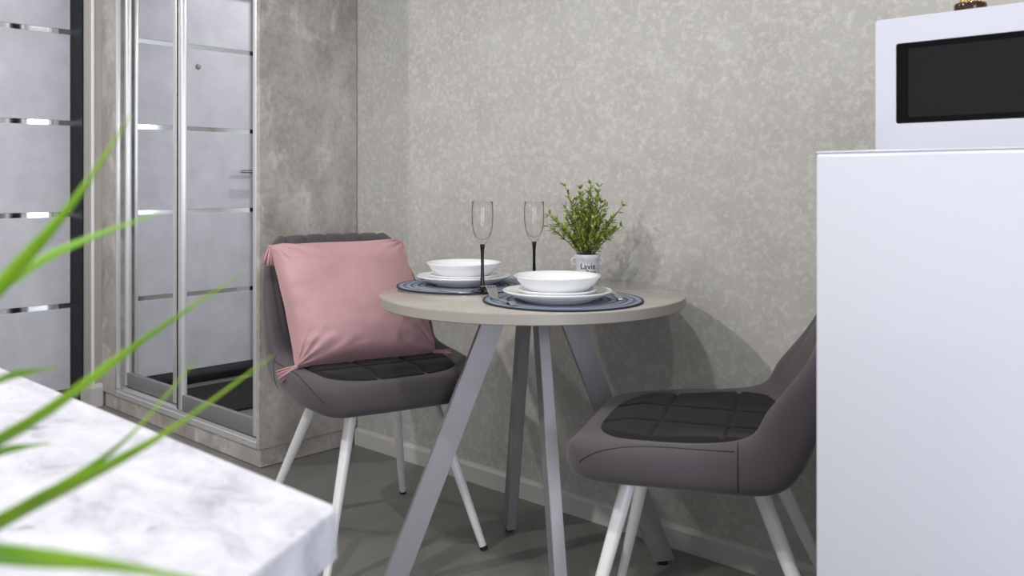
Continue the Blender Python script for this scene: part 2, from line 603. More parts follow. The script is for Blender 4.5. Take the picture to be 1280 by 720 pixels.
# ------------------------------------------------------------------ chairs
FOOT, TOPX, TOPY, OFFX = (0.274, 0.235), 0.139, 0.128, 0.037
SHELL = [  # inner x,z | half width | edge raise x,z | outer x,z
    (.296, .480, .175, 0, 0, .300, .446),
    (.289, .505, .212, 0, 0, .278, .426),
    (.248, .512, .246, 0, .002, .225, .428),
    (.160, .510, .266, 0, .012, .150, .435),
    (.080, .507, .272, 0, .021, .080, .438),
    (.000, .504, .270, 0, .033, .000, .437),
    (-.080, .504, .264, .008, .048, -.080, .437),
    (-.140, .520, .266, .045, .055, -.145, .445),
    (-.175, .560, .268, .072, .048, -.185, .500),
    (-.197, .620, .265, .062, .022, -.220, .600),
    (-.222, .700, .255, .036, .004, -.262, .700),
    (-.247, .780, .238, .020, 0, -.294, .785),
    (-.268, .845, .212, .010, -.006, -.314, .848),
    (-.284, .878, .180, .003, -.014, -.312, .880),
]


def shell_mesh():
    V = [-1, -.86, -.62, -.32, 0, .32, .62, .86, 1]
    bm = bmesh.new()
    inn, out = [], []
    for (ix, iz, w_, rx, rz, ox, oz) in SHELL:
        ri, ro = [], []
        for v in V:
            g = smooth01((abs(v) - 0.35) / 0.65) ** 1.3
            ri.append(bm.verts.new((ix + rx * g, v * w_, iz + rz * g)))
            q = 1 - abs(v) ** 2.5
            ro.append(bm.verts.new((ox - 0.004 * q, v * (w_ - 0.012), oz - 0.004 * q)))
        inn.append(ri)
        out.append(ro)
    nU, nV = len(SHELL), len(V)
    for i in range(nU - 1):
        for j in range(nV - 1):
            bm.faces.new((inn[i][j], inn[i][j + 1], inn[i + 1][j + 1], inn[i + 1][j]))
            bm.faces.new((out[i][j], out[i + 1][j], out[i + 1][j + 1], out[i][j + 1]))
    # side walls with a middle loop
    for j in (0, nV - 1):
        s = -1 if j == 0 else 1
        mid = []
        for i in range(nU):
            a, b = inn[i][j].co, out[i][j].co
            mv = (a + b) / 2
            mv.y += s * 0.008
            mid.append(bm.verts.new(mv))
        for i in range(nU - 1):
            bm.faces.new((inn[i][j], inn[i + 1][j], mid[i + 1], mid[i]))
            bm.faces.new((mid[i], mid[i + 1], out[i + 1][j], out[i][j]))
        if j == 0:
            m0 = mid
        else:
            m1 = mid
    for i in (0, nU - 1):
        loop_in, loop_out = inn[i], out[i]
        for j in range(nV - 1):
            bm.faces.new((loop_in[j], loop_in[j + 1], loop_out[j + 1], loop_out[j]))
        for mm, j in ((m0, 0), (m1, nV - 1)):
            bm.faces.new((loop_in[j], mm[i], loop_out[j]))
    bmesh.ops.recalc_face_normals(bm, faces=bm.faces)
    me = bpy.data.meshes.new('seat_shell')
    bm.to_mesh(me)
    bm.free()
    tmp = bpy.data.objects.new('tmp', me)
    COL.objects.link(tmp)
    sb = tmp.modifiers.new('s', 'SUBSURF')
    sb.levels = 3
    dg = bpy.context.evaluated_depsgraph_get()
    dg.update()
    me2 = bpy.data.meshes.new_from_object(tmp.evaluated_get(dg))
    bpy.data.objects.remove(tmp)
    # channel tufting on the inside of the back
    for v in me2.vertices:
        n = v.normal
        k = smooth01((v.co.z - 0.57) / 0.05) * smooth01((n.x - 0.1) / 0.4)
        k = max(k, smooth01((v.co.z - 0.80) / 0.03) * smooth01((n.x + n.z - 0.1) / 0.4))
        if k > 0 and abs(v.co.y) < 0.235:
            ph = (v.co.y / 0.062 + 0.5) % 1.0
            dgr = min(ph, 1 - ph) * 0.062
            v.co -= n * (0.005 * k * math.exp(-(dgr / 0.007) ** 2))
    for p in me2.polygons:
        p.use_smooth = True
    me2.name = 'seat_shell'
    me2.materials.append(M['velvet'])
    return me2


def pad_mesh():
    """quilted seat pad: rounded outline, three by three sewn squares"""
    N_ = 90
    X0, X1, HWp = -0.175, 0.262, 0.224
    bm = bmesh.new()
    top, bot = [], []
    for i in range(N_ + 1):
        rt, rb = [], []
        for j in range(N_ + 1):
            a, b = 2 * i / N_ - 1, 2 * j / N_ - 1
            # square to superellipse
            k = (abs(a) ** 3.6 + abs(b) ** 3.6) ** (1 / 3.6)
            mx = max(abs(a), abs(b))
            f_ = (mx / k) if k > 1e-6 else 1
            ax, by = a * f_, b * f_
            x = (X0 + X1) / 2 + ax * (X1 - X0) / 2
            y = by * HWp * (1.0 - 0.06 * ax)
            e = 1 - mx
            hgt = 0.020 * smooth01(e / 0.10) ** 0.6
            gx = min(abs(x - (X0 + (X1 - X0) * t)) for t in (0.34, 0.67))
            gy = min(abs(y - t) for t in (-0.07, 0.07))
            gro = max(math.exp(-(gx / 0.0045) ** 2), math.exp(-(gy / 0.0045) ** 2))
            ed = math.exp(-((e - 0.06) / 0.018) ** 2) * 0.5
            hgt -= 0.007 * max(gro, ed) * smooth01(e / 0.08)
            base = 0.502 + 0.016 * smooth01((abs(y) - 0.10) / 0.13) * smooth01((0.14 - x) / 0.2) - 0.012 * smooth01((x - 0.17) / 0.08)
            base += 0.010 * smooth01((-0.10 - x) / 0.07)
            rt.append(bm.verts.new((x, y, base + 0.004 + hgt)))
            rb.append(bm.verts.new((x, y, base)))
        top.append(rt)
        bot.append(rb)
    for i in range(N_):
        for j in range(N_):
            bm.faces.new((top[i][j], top[i + 1][j], top[i + 1][j + 1], top[i][j + 1]))
            bm.faces.new((bot[i][j], bot[i][j + 1], bot[i + 1][j + 1], bot[i + 1][j]))
    ring = [(0, j) for j in range(N_)] + [(i, N_) for i in range(N_)] + [(N_, N_ - j) for j in range(N_)] + [(N_ - i, 0) for i in range(N_)]
    for q in range(len(ring)):
        a, b = ring[q], ring[(q + 1) % len(ring)]
        bm.faces.new((top[a[0]][a[1]], top[b[0]][b[1]], bot[b[0]][b[1]], bot[a[0]][a[1]]))
    bmesh.ops.recalc_face_normals(bm, faces=bm.faces)
    me = bpy.data.meshes.new('seat_pad')
    bm.to_mesh(me)
    bm.free()
    for p in me.polygons:
        p.use_smooth = True
    me.materials.append(M['velvet_dark'])
    return me


def make_chair(loc, ang, label):
    t = tag(empty('dining_chair', loc, ang), label, 'chair', 'grey velvet dining chairs')
    link('seat_shell', SHELL_ME, None, t)
    link('seat_pad', PAD_ME, None, t)
    for sx_, sy_ in ((1, 1), (1, -1), (-1, 1), (-1, -1)):
        fo = Vector((sx_ * FOOT[0], sy_ * FOOT[1], 0.0))
        tp = Vector((sx_ * TOPX + OFFX, sy_ * TOPY, 0.40))
        dv = (tp - fo) / 0.40
        lg = tube('leg', [fo + dv * 0.010, fo + dv * 0.25, fo + dv * 0.448], [0.0105, 0.0145, 0.017], M['white_metal'], t, 20)
        tube('foot_cap', [fo + dv * 0.0005, fo + dv * 0.011], [0.0105, 0.0112], M['rubber'], lg, 16)
    # seams on the two side faces
    for s in (-1, 1):
        path = []
        hit = []
        for z in [0.450 + 0.008 * k for k in range(13)]:
            hit.append((-0.062, z))
        for (x, z) in hit:
            path.append((x, z))
        pts = [p for p in (side_hit(x, z, s) for x, z in path) if p is not None]
        if len(pts) > 3:
            tube('seam', pts, 0.0014, M['seam'], t, 6)
        pts = [side_hit(.255 - .0155 * k, .470 + .050 * (1 - math.exp(-k / 3.2)) + .010 * k / 20, s) for k in range(21)]
        pts = [p for p in pts if p is not None]
        if len(pts) > 3:
            tube('seam', pts, 0.0012, M['seam'], t, 6)
    bm = bmesh.new()
    add_box(bm, (-0.12, -0.14, 0.425), (0.17, 0.14, 0.440), 0.004)
    finish('under_frame', bm, M['white_metal'], t)
    return t


SHELL_ME = shell_mesh()
PAD_ME = pad_mesh()
from mathutils.bvhtree import BVHTree
_bvh = BVHTree.FromPolygons([v.co.copy() for v in SHELL_ME.vertices], [tuple(p.vertices) for p in SHELL_ME.polygons])


def side_hit(x, z, s):
    h_ = _bvh.ray_cast(Vector((x, s * 0.6, z)), Vector((0, -s, 0)))
    return h_[0] if h_[0] is not None else None


CH1 = (Vector((-2.132, 1.654, 0)), math.radians(-15.2))
CH2 = (Vector((-1.023, 1.751, 0)), math.radians(204.5))
make_chair(*CH1, 'grey velvet dining chair with white legs holding the pink cushion')
make_chair(*CH2, 'grey velvet dining chair with empty seat beside the white fridge')

# ------------------------------------------------------------------ pink cushion
PW, PHt, PT = 0.213, 0.199, 0.102


def pillow_mesh():
    N_ = 64
    bm = bmesh.new()

    def pt(a, b, side):
        ea, eb = 1 - a * a, 1 - b * b
        x = a * PW * (1 - 0.055 * eb)
        y = b * PHt * (1 - 0.055 * ea)
        th = PT * (max(ea, 0) * max(eb, 0)) ** 0.34
        th *= 1 + 0.18 * (-b) * (1 - abs(b) * 0.4)
        z = side * th
        # soft folds running in from the corners and sides
        co = Vector((x, y, side * 0.1))
        w1 = noise.noise(Vector((x * 9, y * 22, side * 3.1)))
        r_ = math.hypot(abs(a) - 1, abs(b) - 1)
        ang_ = math.atan2(1 - abs(b), 1 - abs(a))
        sg = (1 if a > 0 else 2) + (3 if b > 0 else 7)
        fold = math.sin(ang_ * 13 + sg * 1.7 + 2 * w1) * math.exp(-(r_ / 0.38) ** 2) * smooth01(r_ / 0.15)
        left = math.sin(y * 95 + 3.0 * w1 + x * 14) * smooth01((-a - 0.1) / 0.8) * 0.5 * smooth01((1 - abs(a)) / .12)
        bot_ = math.sin(x * 60 + 6 * w1) * smooth01((-b - 0.5) / 0.4) * 0.5 * smooth01((1 - abs(b)) / .12)
        z += side * (0.0085 * fold + 0.0065 * left + 0.0045 * bot_ + 0.004 * w1 * min(1, th / 0.02))
        return (x, y, z)
    A = [[None] * (N_ + 1) for _ in range(N_ + 1)]
    Bk = [[None] * (N_ + 1) for _ in range(N_ + 1)]
    for i in range(N_ + 1):
        for j in range(N_ + 1):
            a = math.sin((i / N_ - 0.5) * PI)
            b = math.sin((j / N_ - 0.5) * PI)
            A[i][j] = bm.verts.new(pt(a, b, 1))
            if i in (0, N_) or j in (0, N_):
                Bk[i][j] = A[i][j]
                A[i][j].co.z = 0
            else:
                Bk[i][j] = bm.verts.new(pt(a, b, -1))
    for i in range(N_):
        for j in range(N_):
            bm.faces.new((A[i][j], A[i + 1][j], A[i + 1][j + 1], A[i][j + 1]))
            try:
                bm.faces.new((Bk[i][j], Bk[i][j + 1], Bk[i + 1][j + 1], Bk[i + 1][j]))
            except ValueError:
                pass
    return bm


def tassel(parent, loc, direction, L_=0.055):
    random.seed(hash((round(loc[0], 3), round(loc[1], 3))) % 1000)
    d = Vector(direction).normalized()
    loc = Vector(loc)
    bm = bmesh.new()
    up = Vector((0.3, 0.2, 1)).normalized()
    n = d.cross(up).normalized()
    b = d.cross(n)
    for k in range(46):
        th = random.random() * 2 * PI
        rr = math.sqrt(random.random())
        off = n * math.cos(th) * rr + b * math.sin(th) * rr
        add_tube(bm, [loc + off * 0.003, loc + d * 0.012 + off * 0.008, loc + d * 0.03 + off * 0.013, loc + d * (L_ + random.uniform(-.003, .003)) + off * 0.018], 0.0017, 5)
    t = finish('tassel', bm, M['pink'], parent, smooth=True)
    kn = lathe('knot', [(0, -0.008), (0.005, -0.006), (0.0075, 0), (0.005, 0.006), (0, 0.008)], M['pink'], t, seg=16, ang=None)
    kn.location = loc + d * 0.002
    return t


pil = finish('throw_pillow', pillow_mesh(), M['pink'], smooth=True)
tag(pil, 'pink velvet cushion with corner tassels propped on the dining chair', 'cushion')
# pillow axes: local x right, y up along the face, z out of the face
yaw_p, tilt, roll_p = math.radians(-15), math.radians(37), 0.0
R = Matrix.Rotation(yaw_p + PI / 2, 4, 'Z') @ Matrix.Rotation(PI / 2 - tilt, 4, 'X') @ Matrix.Rotation(roll_p, 4, 'Z')
fx = Vector((math.cos(CH1[1]), math.sin(CH1[1]), 0))
fyv = Vector((-fx.y, fx.x, 0))
pc = at_d(441, 374, 2.69)
pil.matrix_world = Matrix.Translation(pc) @ R
Ri = R.to_3x3().inverted()
for sx_, sy_, wdir in ((-1, 1, (-0.05, -0.10, -1)), (1, 1, (-0.8, 0.1, -0.6)), (-1, -1, (-0.55, -0.6, -0.45)), (1, -1, (0.3, 0.75, -0.25))):
    tassel(pil, (sx_ * PW * 0.995, sy_ * PHt * 0.995, 0), Ri @ Vector(wdir))

# ------------------------------------------------------------------ table
TC = Vector((-1.597, 1.779, 0))
TR, TZ, TT = 0.40, 0.750, 0.027
tb = tag(empty('dining_table', TC), 'round greige dining table on four splayed grey metal legs', 'table')
lathe('table_top', [(0, TZ - 0.0005), (TR - 0.002, TZ - 0.0005), (TR - 0.0006, TZ - 0.0012), (TR - 0.0006, TZ - 0.002)], M['table_top'], tb, seg=128, ang=30)
lathe('table_core', [(0, TZ - 0.001), (TR - 0.002, TZ - 0.001), (TR, TZ - 0.003), (TR, TZ - TT + 0.002), (TR - 0.002, TZ - TT), (0, TZ - TT)], M['table_edge'], tb, seg=128, ang=30)
for ang_, fr_ in ((234.5, 0.365), (144.5, 0.312), (324.5, 0.312), (54.5, 0.365)):
    a = math.radians(ang_)
    rd = Vector((math.cos(a), math.sin(a), 0))
    tg = Vector((-rd.y, rd.x, 0))
    zt = TZ - TT
    bm = bmesh.new()
    hw, ht = 0.031, 0.015
    ringv = []
    for rad, z in ((fr_, 0.012), (0.087, zt)):
        ringv.append([bm.verts.new(rd * (rad + p * hw) + tg * (q * ht) + Vector((0, 0, z))) for p, q in ((-1, -1), (1, -1), (1, 1), (-1, 1))])
    for k in range(4):
        bm.faces.new((ringv[0][k], ringv[0][(k + 1) % 4], ringv[1][(k + 1) % 4], ringv[1][k]))
    bm.faces.new(ringv[0]); bm.faces.new(ringv[1])
    bmesh.ops.bevel(bm, geom=list(bm.edges), offset=0.0018, segments=2, affect='EDGES')
    lg = finish('leg', bm, M['grey_metal'], tb, smooth=True, ang=40)
    bm = bmesh.new()
    c0 = rd * fr_
    add_lathe(bm, [(0, 0), (0.012, 0), (0.012, 0.013), (0, 0.013)], 20, c0)
    finish('foot_cap', bm, M['rubber'], lg)
bm = bmesh.new()
add_box(bm, (-0.10, -0.10, TZ - TT - 0.005), (0.10, 0.10, TZ - TT - 0.0005), 0.001, 1)
mp_ = finish('mounting_plate', bm, M['grey_metal'], tb)
mp_.rotation_euler = (0, 0, math.radians(54.5))


# ------------------------------------------------------------------ table setting
def placemat(c, label):
    prof = [(0, 0.0005), (0, 0.0035)]
    r = 0.195
    nr = 19
    for k in range(nr):
        r0, r1 = r * k / nr, r * (k + 1) / nr
        for q in range(1, 6):
            f_ = q / 5
            prof.append((r0 + (r1 - r0) * f_, 0.0022 + 0.0018 * math.sin(PI * f_) ** 0.7))
    prof += [(r, 0.0005), (0, 0.0005)]
    e = tag(empty('placemat', (c.x, c.y, TZ)), label, 'placemat', 'blue woven placemats')
    lathe('woven_disc', prof, M['mat_blue'], e, seg=96, ang=60)
    bm = bmesh.new()
    add_tube(bm, [(r * math.cos(2 * PI * k / 96), r * math.sin(2 * PI * k / 96), 0.0024) for k in range(97)], 0.0022, 8, False)
    finish('edge_cord', bm, M['mat_edge'], e, smooth=True)
    return e


MZ = TZ + 0.0045
placemat(ld(0.125, 2.215), 'round blue woven placemat holding the plates beside the fork and the potted plant')
placemat(ld(-0.125, 2.525), 'round blue woven placemat holding the plates next to the pink cushion')

PLATE = [(0, 0.002), (0.080, 0.002), (0.082, 0.0), (0.086, 0.0), (0.090, 0.004), (0.112, 0.012), (0.128, 0.021), (0.1325, 0.0245),
         (0.1325, 0.0262), (0.130, 0.0268), (0.112, 0.0165), (0.092, 0.0095), (0.084, 0.0075), (0, 0.0070)]
SAUCER = [(0, 0.001), (0.052, 0.001), (0.055, 0.0), (0.060, 0.0), (0.064, 0.003), (0.084, 0.013), (0.0945, 0.0185), (0.0955, 0.020),
          (0.094, 0.0212), (0.080, 0.0150), (0.062, 0.0075), (0.055, 0.0062), (0, 0.006)]
BOWL = [(0, 0.001), (0.050, 0.001), (0.053, 0.0), (0.057, 0.0005), (0.066, 0.006), (0.084, 0.021), (0.098, 0.036), (0.1055, 0.0455),
        (0.1065, 0.0475), (0.1045, 0.0480), (0.094, 0.0365), (0.079, 0.0215), (0.062, 0.0085), (0.052, 0.0048), (0, 0.0042)]


def plates(c, where):
    p = lathe('dinner_plate', PLATE, M['ceramic'], None, 96, (c.x, c.y, MZ), None)
    tag(p, 'large flat white dinner plate lying on the placemat ' + where, 'plate', 'white dinner plates')
    s = lathe('side_plate', SAUCER, M['ceramic'], None, 96, (c.x, c.y, MZ + 0.0075), None)
    tag(s, 'smaller white plate between bowl and dinner plate ' + where, 'plate', 'white side plates')
    b = lathe('soup_bowl', BOWL, M['ceramic'], None, 96, (c.x, c.y, MZ + 0.0140), None)
    tag(b, 'wide shallow white bowl on top of the plates ' + where, 'bowl', 'white bowls')


plates(ld(0.110, 2.185), 'in front of the potted plant')
plates(ld(-0.1355, 2.535), 'next to the pink cushion')


def flute(c, z, label):
    e = tag(empty('champagne_flute', (c.x, c.y, z)), label, 'glass', 'champagne flutes')
    outer = [(0, 0.122), (0.006, 0.124), (0.0125, 0.131), (0.0195, 0.143), (0.0245, 0.158), (0.0278, 0.178), (0.0285, 0.198), (0.0280, 0.218), (0.0272, 0.236)]
    inner = [(0.0266, 0.2362), (0.0272, 0.218), (0.0277, 0.198), (0.0270, 0.178), (0.0235, 0.1585), (0.018, 0.1445), (0.009, 0.137), (0, 0.1352)]
    lathe('bowl', outer + inner, M['thin_glass'], e, 96, None, None)
    st = [(0, 0.0), (0.031, 0.0), (0.0318, 0.0012), (0.030, 0.0022), (0.016, 0.0042), (0.009, 0.009), (0.0062, 0.020), (0.0048, 0.042), (0.0040, 0.070), (0.0044, 0.100), (0.0062, 0.118), (0.0064, 0.1235), (0, 0.1238)]
    lathe('stem', st, M['black_glass'], e, 40, None, None)
    return e


fl1 = ld(-0.0774, 2.362)
flute(fl1, TZ + 0.0042, 'champagne flute with black stem beside the fork')
fl2 = ld(0.0622, 2.535)
flute(fl2, TZ, 'champagne flute with black stem beside the potted plant')


def add_strip(bm, secs, thick):
    """secs: list of (centre, half-width vector); solid ribbon"""
    up = Vector((0, 0, thick))
    rows = [(bm.verts.new(c - w_), bm.verts.new(c + w_), bm.verts.new(c + w_ * 0.92 + up), bm.verts.new(c - w_ * 0.92 + up)) for c, w_ in secs]
    for a, b in zip(rows, rows[1:]):
        for k in range(4):
            bm.faces.new((a[k], a[(k + 1) % 4], b[(k + 1) % 4], b[k]))
    bm.faces.new(rows[0][::-1]); bm.faces.new(rows[-1])


def fork(p0, p1, z, label):
    """p0 handle end, p1 tine tips"""
    d = (p1 - p0); d.z = 0
    L_ = d.length
    e = tag(empty('dinner_fork', (p0.x, p0.y, z), math.atan2(d.y, d.x)), label, 'fork')
    zp = lambda s: 0.0008 + 0.006 * math.exp(-((s - 0.10) / 0.05) ** 2) + 0.026 * smooth01((s - 0.62) / 0.2) - 0.004 * smooth01((s - 0.8) / 0.2)
    hw = lambda s: 0.0085 - 0.0052 * smooth01(s / 0.55) if s < 0.55 else 0.0033 + 0.0094 * smooth01((s - 0.60) / 0.12)
    bm = bmesh.new()
    add_strip(bm, [(Vector((s * L_, 0, zp(s))), Vector((0, hw(s), 0))) for s in [k / 30 * 0.76 for k in range(31)]], 0.0022)
    finish('handle', bm, M['steel'], e, smooth=True, ang=50)
    for k in range(4):
        y = (k - 1.5) * 0.0074
        bm = bmesh.new()
        add_strip(bm, [(Vector((s * L_, y * (1 + 0.05 * (s - 0.75)), zp(s))), Vector((0, 0.0016 - 0.0006 * smooth01((s - 0.9) / 0.1), 0))) for s in [0.745 + 0.255 * q / 8 for q in range(9)]], 0.0020)
        finish('tine', bm, M['steel'], e, smooth=True, ang=50)
    return e


def knife(p0, p1, z, label):
    d = (p1 - p0); d.z = 0
    L_ = d.length
    e = tag(empty('table_knife', (p0.x, p0.y, z), math.atan2(d.y, d.x)), label, 'knife')
    bm = bmesh.new()
    add_strip(bm, [(Vector((s * L_, 0, 0.0004)), Vector((0, 0.0088 - 0.003 * smooth01(s / 0.45) - 0.004 * (1 if s < 0.02 else 0), 0))) for s in [k / 20 * 0.5 for k in range(21)]], 0.0045)
    finish('handle', bm, M['steel'], e, smooth=True, ang=50)
    bm = bmesh.new()
    add_strip(bm, [(Vector((s * L_, 0.002 * smooth01((s - .5) / .1), 0.0014)), Vector((0, 0.0058 + 0.0036 * smooth01((s - 0.5) / 0.1) - 0.0085 * smooth01((s - 0.86) / 0.14), 0))) for s in [0.49 + k / 20 * 0.51 for k in range(21)]], 0.0015)
    finish('blade', bm, M['steel'], e, smooth=True, ang=50)
    return e


fork(ld(0.006, 2.085), ld(-0.068, 2.285), MZ, 'steel dinner fork on a blue placemat left of the plates')
knife(ld(0.262, 2.185), ld(0.262, 2.385), MZ, 'steel table knife with its handle showing beside the dinner plate')
knife(ld(-0.262, 2.44), ld(-0.112, 2.318), MZ - 0.001, 'steel table knife between table edge and the plates next to the cushion')

# ------------------------------------------------------------------ potted sprigs with lettering
PC = ld(0.2125, 2.555)
pot = tag(empty('potted_plant', (PC.x, PC.y, TZ), YAW), 'small grey lettered pot with leafy green sprigs on the table', 'potted plant')
PPH = 0.087
pr = [(0, 0.0), (0.030, 0.0), (0.032, 0.002), (0.0335, 0.03), (0.034, 0.060), (0.0335, 0.070), (0.0355, 0.075), (0.0360, PPH - 0.002), (0.0345, PPH), (0.031, PPH), (0.0305, 0.07), (0.0, 0.07)]
pb = lathe('pot', pr, M['pot'], pot, 56, None, 50)
lathe('soil', [(0, 0.0705), (0.0300, 0.0705), (0.0300, 0.076), (0, 0.079)], M['soil'], pot, 32)
for s in (-1, 1):
    pts = []
    for k in range(15):
        a = -PI / 2 + PI * k / 14
        pts.append((s * (0.032 + 0.0115 * math.cos(a)), 0, 0.067 + 0.0105 * math.sin(a)))
    hd = tube('pot_handle', pts, 0.0032, M['pot'], pot, 12)


def lettering(txt, size, zc, x0=None):
    cu = bpy.data.curves.new('lettering', 'FONT')
    cu.body = txt
    cu.size = size
    cu.align_x = 'CENTER'
    cu.offset = 0.0002
    ob = bpy.data.objects.new('t', cu)
    COL.objects.link(ob)
    dg = bpy.context.evaluated_depsgraph_get()
    dg.update()
    me = bpy.data.meshes.new_from_object(ob.evaluated_get(dg))
    bpy.data.objects.remove(ob)
    bm = bmesh.new()
    bm.from_mesh(me)
    bmesh.ops.subdivide_edges(bm, edges=bm.edges, cuts=1)
    for v in bm.verts:
        x, y = v.co.x, v.co.y
        r = 0.0346
        a = x / r
        v.co = Vector((r * math.sin(a), -r * math.cos(a), zc + y))
    o = finish('lettering', bm, M['ink'], pot)
    return o


lettering('Lavie', 0.0225, 0.0475)
lettering('en Rose', 0.0150, 0.0340)


def leaf_quad(bm, base, d, up, L_, w_):
    """a small folded pointed leaf"""
    d = d.normalized()
    s = d.cross(up).normalized()
    u = s.cross(d).normalized()
    a = bm.verts.new(base)
    m1 = bm.verts.new(base + d * L_ * 0.45 + s * w_ + u * L_ * 0.10)
    m2 = bm.verts.new(base + d * L_ * 0.45 - s * w_ + u * L_ * 0.10)
    mc = bm.verts.new(base + d * L_ * 0.5 + u * L_ * 0.02)
    t = bm.verts.new(base + d * L_ + u * L_ * 0.02)
    bm.faces.new((a, m1, mc)); bm.faces.new((a, mc, m2)); bm.faces.new((m1, t, mc)); bm.faces.new((mc, t, m2))


random.seed(11)
SPR = []
for k in range(34):
    th = k * 2.39996
    rr = math.sqrt((k + 0.5) / 34)
    SPR.append((rr * math.cos(th) * 0.085, rr * math.sin(th) * 0.06, 0.255 - 0.10 * rr ** 2 + random.uniform(-0.02, 0.012), 1.0))
# the few long twigs that stick out of the bunch: (x, y, z of tip above the table)
SPR += [(-0.062, -0.01, 0.278, 0.55), (0.10, 0.0, 0.222, 0.5), (0.092, -0.02, 0.165, 0.7), (-0.105, -0.005, 0.195, 0.7), (-0.11, 0.015, 0.165, 0.7), (0.01, 0.0, 0.283, 0.8), (0.035, 0.01, 0.275, 0.8), (-0.02, 0.0, 0.27, 0.9)]
for (tx, ty, tz, dens) in SPR:
    b0 = Vector((tx * 0.16, ty * 0.16, 0.078))
    tip = Vector((tx, ty, tz))
    mid = Vector((tx * 0.45, ty * 0.45, 0.078 + (tz - 0.078) * 0.55))
    pts = []
    for q in range(7):
        f_ = q / 6
        pts.append(b0 * (1 - f_) ** 2 + mid * 2 * f_ * (1 - f_) + tip * f_ ** 2)
    st = tube('sprig', pts, [0.0011] * 6 + [0.0006], M['stem'], pot, 5)
    bm = bmesh.new()
    nl = int(40 * dens)
    for q in range(nl):
        f_ = 1 - (q / nl) * (0.85 if dens > 0.9 else 0.5) if q > 4 else 1.0
        p = b0 * (1 - f_) ** 2 + mid * 2 * f_ * (1 - f_) + tip * f_ ** 2
        ax = (tip - mid).normalized()
        th = random.random() * 2 * PI
        side = ax.cross(Vector((math.cos(th), math.sin(th), 0.3))).normalized()
        dirn = ax * random.uniform(0.35, 1.0) + side * random.uniform(0.5, 0.9)
        leaf_quad(bm, p, dirn, Vector((random.uniform(-.3, .3), random.uniform(-.3, .3), 1)), random.uniform(0.015, 0.025), random.uniform(0.0032, 0.0052))
    tag(finish('sprig_leaves', bm, M['sprig'], st, smooth=False), kind='stuff')

# ------------------------------------------------------------------ fridge, microwave, ornament
FX, FYf = -0.600, 1.309
FW, FD, FH = 0.60, 0.62, 1.087
fr = tag(empty('refrigerator', (FX, FYf, 0), math.radians(0)), 'low glossy white refrigerator with the microwave on top', 'refrigerator')
box('body', (0.0, 0.052, 0.03), (FW, FD, FH - 0.004), M['fridge'], fr, bev=0.006, seg=3)
box('door', (0.0, 0.0, 0.10), (FW, 0.048, FH - 0.0036), M['fridge'], fr, bev=0.005, seg=3)
box('top_cover', (-0.0, 0.003, FH - 0.0032), (FW, FD, FH), M['fridge'], fr, bev=0.001, seg=2)
box('kick_plate', (0.01, 0.03, 0.015), (FW - 0.01, 0.06, 0.095), M['fridge'], fr, bev=0.002)
for x in (0.06, FW - 0.06):
    for y in (0.08, FD - 0.06):
        bm = bmesh.new()
        add_lathe(bm, [(0, 0), (0.018, 0), (0.018, 0.031), (0, 0.031)], 16, (x, y, 0))
        finish('foot', bm, M['rubber'], fr)

MW0 = Vector((-0.607, 1.556, FH))
MWW, MWD, MWH = 0.44, 0.32, 0.2306
mw = tag(empty('microwave', MW0, math.radians(-1.5)), 'white microwave with a dark oven window on top of the fridge', 'microwave')
mw.location = MW0
box('body', (0.004, 0.028, 0.006), (MWW - 0.004, MWD, MWH - 0.001), M['microwave'], mw, bev=0.006, seg=3)
# door: frame around the window
DW = 0.335
bm = bmesh.new()
wx0, wx1, wz0, wz1 = 0.036, DW - 0.03, 0.052, 0.187
outer_ = [(0, 0.004), (DW, 0.004), (DW, MWH), (0, MWH)]


def rrect(x0, z0, x1, z1, r, n=5):
    o = []
    for cx_, cz_, a0 in ((x1 - r, z0 + r, -PI / 2), (x1 - r, z1 - r, 0), (x0 + r, z1 - r, PI / 2), (x0 + r, z0 + r, PI)):
        for k in range(n + 1):
            a = a0 + PI / 2 * k / n
            o.append((cx_ + r * math.cos(a), cz_ + r * math.sin(a)))
    return o


oo, ii = rrect(0, 0.004, DW, MWH, 0.006), rrect(wx0, wz0, wx1, wz1, 0.004)
y0, y1 = 0.0, 0.027
vo0 = [bm.verts.new((x, y0 + 0.002, z)) for x, z in oo]
vof = [bm.verts.new((x + (0.002 if x < DW / 2 else -0.002), y0, z + (0.002 if z < MWH / 2 else -0.002))) for x, z in oo]
vif = [bm.verts.new((x, y0, z)) for x, z in ii]
vi1 = [bm.verts.new((x, y0 + 0.006, z)) for x, z in ii]
vo1 = [bm.verts.new((x, y1, z)) for x, z in oo]
n_ = len(oo)
for k in range(n_):
    k2 = (k + 1) % n_
    bm.faces.new((vo0[k], vo0[k2], vof[k2], vof[k]))
    bm.faces.new((vof[k], vof[k2], vif[k2], vif[k]))
    bm.faces.new((vif[k], vif[k2], vi1[k2], vi1[k]))
    bm.faces.new((vo1[k], vo1[k2], vo0[k2], vo0[k]))
bm.faces.new(vo1)
dr = finish('door', bm, M['microwave'], mw, smooth=True, ang=35)
box('window_glass', (wx0 - 0.001, 0.0025, wz0 - 0.001), (wx1 + 0.001, 0.0055, wz1 + 0.001), M['mw_glass'], dr)
box('window_mesh', (wx0 + 0.020, 0.0018, wz0 + 0.010), (wx1 - 0.02, 0.0026, wz1 - 0.010), M['mw_mesh'], dr)
box('control_panel', (DW + 0.001, 0.0, 0.004), (MWW, 0.027, MWH), M['microwave'], mw, bev=0.003)
for z in (0.07, 0.155):
    k_ = lathe('knob', [(0, 0.018), (0.014, 0.018), (0.016, 0.015), (0.018, 0.0), (0, 0.0)], M['microwave'], mw, 28)
    k_.rotation_euler = (PI / 2, 0, 0)
    k_.location = ((DW + MWW) / 2, 0.0, z)
